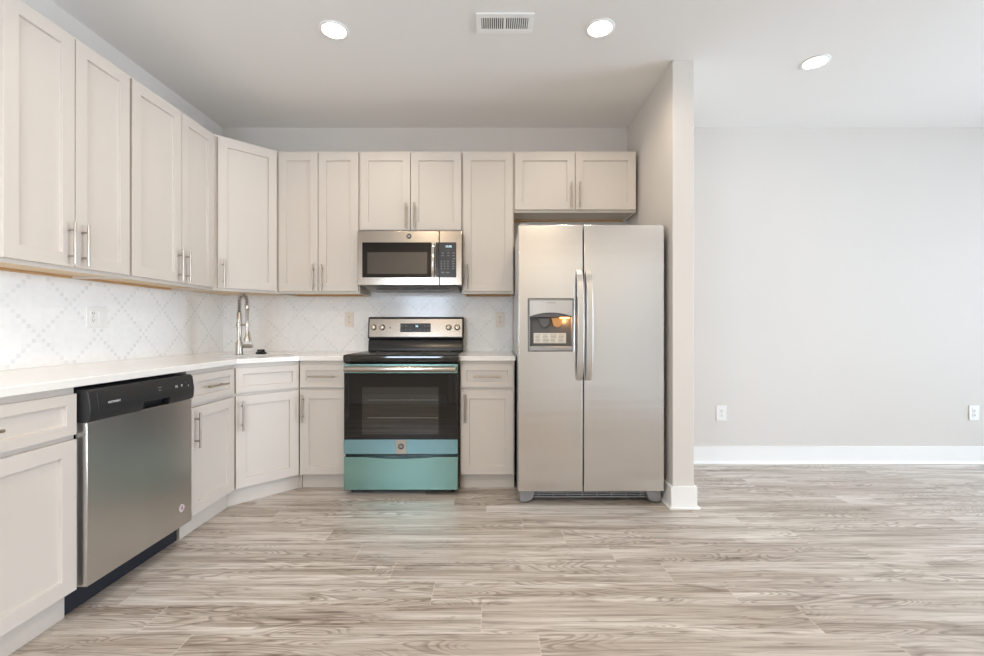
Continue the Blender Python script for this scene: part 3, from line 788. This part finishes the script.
for par, hx in ((ld, SPL-.0275), (rd, SPL+.0275)):
    bm = BM(); z0_, z1_ = .778, 1.468
    # broad bowed grip
    fr_, bk = [], []
    for q in range(21):
        a = q/20; z = z0_ + a*(z1_-z0_)
        e = min(a, 1-a); bow = .052*min(1, (e/.16))**.5 if e < .16 else .052 + .010*math.sin((a-.16)/.68*math.pi)
        fr_.append((-bow-.006, z)); bk.append((-max(bow-.018, -.0), z))
    prism(bm, fr_ + bk[::-1], 'x', hx-.0185, hx+.0185)
    obj('handle', bm, M['handle_steel'], par, bevel=.008, seg=3)['label'] = 'long bowed silver grip'
# dispenser
dp = BM()
fx = .010
box(dp, hx0+.002, hx0+fx, -.004, .064, hz0+.002, hz1-.002); box(dp, hx1-fx, hx1-.002, -.004, .064, hz0+.002, hz1-.002)
box(dp, hx0+fx, hx1-fx, -.004, .010, hz1-.010, hz1-.002); box(dp, hx0+fx, hx1-fx, .056, .064, hz0+.03, hz1-.02)
di = obj('dispenser', dp, M['greyplastic'], ld, bevel=.002)
bm = BM(); box(bm, hx0+fx, hx1-fx, .048, .056, hz0+.03, hz1-.10); obj('dispenser_back', bm, M['darkplastic'], ld)
# upper fascia with an arched lower edge
zc0 = 1.176
top = []
for q in range(17):
    a = q/16; top.append((hx0+fx + a*(hx1-hx0-2*fx), zc0 + .024*(1-(2*a-1)**2)))
bm = BM(); prism(bm, top + [(hx1-fx, hz1-.010), (hx0+fx, hz1-.010)], 'y', -.006, .012); fs = obj('dispenser_panel', bm, M['silverplastic'], ld, bevel=.001)
bm = BM()
prism(bm, [(p[0], p[1]+.001) for p in top] + [(hx1-fx, zc0-.004), (hx0+fx, zc0-.004)], 'y', .004, .03); obj('dispenser_hood', bm, M['darkplastic'], ld)
text('brand_lettering', 'FRIGIDAIRE', .011, M['greyink'], ld, (.203, -.0066, 1.260), sx_=.95)
for q in range(4):
    text('button_marking', '-', .016, M['greyink'], ld, (.181+q*.020, -.0066, 1.243)); text('button_marking', '•', .014, M['greyink'], ld, (.181+q*.020, -.0066, 1.226))
# paddles
def paddle(cx, mat):
    bm = BM(); o_ = []
    for q in range(13):
        a = math.pi + math.pi*q/12; o_.append((cx+.028*math.cos(a)*(1.0 if abs(math.cos(a)) > .8 else .9), 1.132+.024*math.sin(a)))
    prism(bm, [(cx-.038, 1.168)] + o_ + [(cx+.038, 1.168)], 'y', .020, .030); obj('paddle', bm, mat, ld, bevel=.003)
paddle(.166, M['darkplastic']); paddle(.246, M['amber'])
bm = BM(); box(bm, .262, .322, .014, .030, 1.163, 1.171); obj('dispenser_lamp', bm, M['bulb'], ld)
pl_ = bpy.data.lights.new('dispenser_glow', 'POINT'); pl_.energy = .22; pl_.color = (1., .55, .22); pl_.shadow_soft_size = .006
po = bpy.data.objects.new('dispenser_glow', pl_); COL.objects.link(po); po.parent = ld; po.location = (.292, .030, 1.152)
bm = BM(); prism(bm, [(-.012, hz0+.002), (-.012, hz0+.020), (.0, hz0+.030), (.056, hz0+.030), (.056, hz0+.002)], 'x', hx0+fx, hx1-fx); obj('drip_tray', bm, M['greyplastic'], ld, bevel=.002)
bm = BM(); box(bm, .100, .304, .044, .0485, 1.008, 1.072); lb = obj('label_card', bm, M['label'], ld)
bm = BM()
for cx in (.110, .158, .206, .256):
    for q in range(6): box(bm, cx, cx+random.uniform(.026, .040), .0434, .0442, 1.014+q*.009, 1.0165+q*.009)
obj('label_print', bm, M['ink'], ld)
# hinge caps, base grille and hinge feet
for hx in (.012, FW_-.062):
    bm = BM(); box(bm, hx, hx+.05, .02, .16, DTp-.008, DTp+.012); obj('hinge_cap', bm, M['silverplastic'], t, bevel=.004)
bm = BM()
box(bm, .09, FW_-.09, .062, .075, .032, .088)
obj('grille_back', bm, M['darkgap'], t)
bm = BM()
for z in (.034, .049, .063, .078): box(bm, .085, FW_-.085, .050, .064, z, z+.0065)
for q in range(8): box(bm, .13+q*.092, .137+q*.092, .052, .062, .034, .084)
obj('grille', bm, M['foot'], t)
for sgn, x0 in ((1, .010), (-1, FW_-.010)):
    bm = BM()
    o_ = [(.004, .010), (.05, .010), (.082, .028), (.098, .086), (.0, .086), (-.004, .03)]
    prism(bm, [(x0+sgn*p[0], p[1]) for p in o_], 'y', .030, .085); obj('hinge_cover', bm, M['foot'], t, bevel=.008, seg=3)
for fx_ in (.045, FW_-.045):
    for fy_ in (.10, .74):
        bm = BM(); lathe(bm, [(.018, 0), (.018, .014), (.009, .016), (.009, .05)], 'z', 14, (fx_, fy_, 0)); obj('foot', bm, M['blackplastic'], t)

# ------------------------------------------------------------------ outlets
def outlet(label, loc, rz, mat, w=.070, h=.115, gang=1, group='wall outlets'):
    t = thing('wall_outlet', label, 'outlet', loc, rz, group)
    bm = BM(); box(bm, -w/2, w/2, -.006, 0, -h/2, h/2); obj('cover_plate', bm, mat, t, bevel=.003)
    def duplex(cx):
        for sz in (-1, 1):
            bm = BM(); box(bm, cx-.0165, cx+.0165, -.0085, -.005, sz*.0195-.014, sz*.0195+.014); f = obj('socket', bm, mat, t, bevel=.003)
            bm = BM()
            for sx2 in (-.006, .006): box(bm, cx+sx2-.0012, cx+sx2+.0012, -.0092, -.0084, sz*.0195-.002, sz*.0195+.007)
            cyl(bm, (cx, -.0084, sz*.0195-.007), (cx, -.0092, sz*.0195-.007), .0024, 10)
            obj('slots', bm, M['slot'], f)
        bm = BM(); cyl(bm, (cx, -.0055, 0), (cx, -.0075, 0), .0028, 10); obj('screw', bm, M['greyplastic'], t)
    if gang == 1: duplex(0)
    else:
        duplex(-w*.2)
        bm = BM(); prism(bm, [(-.005, -.034), (-.0085, -.034), (-.011, .034), (-.005, .034)], 'x', w*.2-.0165, w*.2+.0165); obj('rocker_switch', bm, mat, t, bevel=.002)
    return t
outlet('white outlet plate on the tiled far wall left of the range', (-1.165, YB-.008, 1.172), 0, M['plateivory'], .069, .122)
outlet('white outlet plate on the tiled far wall between range and refrigerator', (.066, YB-.008, 1.172), 0, M['plateivory'], .069, .122)
outlet('double-width white plate with outlet and switch on the tiled side wall', (XL+.008, 2.474, 1.164), R(90), M['plate'], .128, .118, 2)
outlet('white outlet low on the bare wall just right of the partition', (1.876, YB, .408), 0, M['plate'], .084, .124)
outlet('white outlet low on the bare wall at the right edge', (3.942, YB, .410), 0, M['plate'], .084, .124)

# ------------------------------------------------------------------ ceiling lamps and vent
def downlight(label, x, y, watt, tint=(1., .84, .66)):
    t = thing('ceiling_light', label, 'ceiling light', (x, y, ZC), 0, 'recessed ceiling lights')
    bm = BM(); lathe(bm, [(.080, 0), (.0795, -.003), (.076, -.006), (.066, -.007), (.0625, -.004), (.0625, 0)], 'z', 40); obj('trim_ring', bm, M['trim'], t)
    bm = BM(); lathe(bm, [(.0615, -.001), (.0615, -.004), (.05, -.006), (.02, -.007)], 'z', 40); obj('lens', bm, M['lens'], t)
    l = bpy.data.lights.new('lamp', 'SPOT'); l.energy = watt; l.color = tint; l.spot_size = R(178); l.spot_blend = .6; l.shadow_soft_size = .055
    o = bpy.data.objects.new('lamp', l); COL.objects.link(o); o.parent = t; o.location = (0, 0, -.075)
downlight('recessed ceiling light in front of the range, left of the air vent', -.869, 2.453, DOWNLIGHT_W)
downlight('recessed ceiling light in front of the refrigerator, right of the air vent', .590, 2.437, DOWNLIGHT_W)
downlight('recessed ceiling light right of the partition above the bare wall', 1.990, 2.748, DOWNLIGHT_W*.2)
downlight('added fill lamp in the ceiling over the middle of the room nearest the added small window', -.869, .25, NEAR_FILL_W, (1., .80, .56))  # this near row is added out of view as fill light
downlight('added fill lamp in the ceiling over the middle of the room nearest the panelled doors', .590, .25, NEAR_FILL_W, (1., .80, .56))
downlight('added fill lamp in the ceiling over the middle of the room nearest the tall window', 1.990, .25, NEAR_FILL_W*.3, (1., .80, .56))

t = thing('air_vent', 'white rectangular ceiling air vent between the two recessed lights', 'vent', (.068, 2.394, ZC), 0)
bm = BM(); vw, vh, iw, ih = .152, .078, .124, .046
for q in ((-vw, vw, -vh, -ih), (-vw, vw, ih, vh), (-vw, -iw, -ih, ih), (iw, vw, -ih, ih), (-.007, .007, -ih, ih)):
    box(bm, q[0], q[1], q[2], q[3], -.008, 0)
obj('frame', bm, M['trim'], t, bevel=.002)
bm = BM(); box(bm, -iw, iw, -ih, ih, -.0012, -.0002); obj('backing', bm, M['darkgap'], t)
for side in (-1, 1):
    for q in range(10):
        x = side*(.0155 + q*.0113)
        bm = BM(); prism(bm, [(x-.0022*1-side*.001, -.001), (x+.0022-side*.001, -.001), (x+.0022+side*.001, -.0075), (x-.0022+side*.001, -.0075)], 'y', -ih, ih); obj('slat', bm, M['trim'], t)
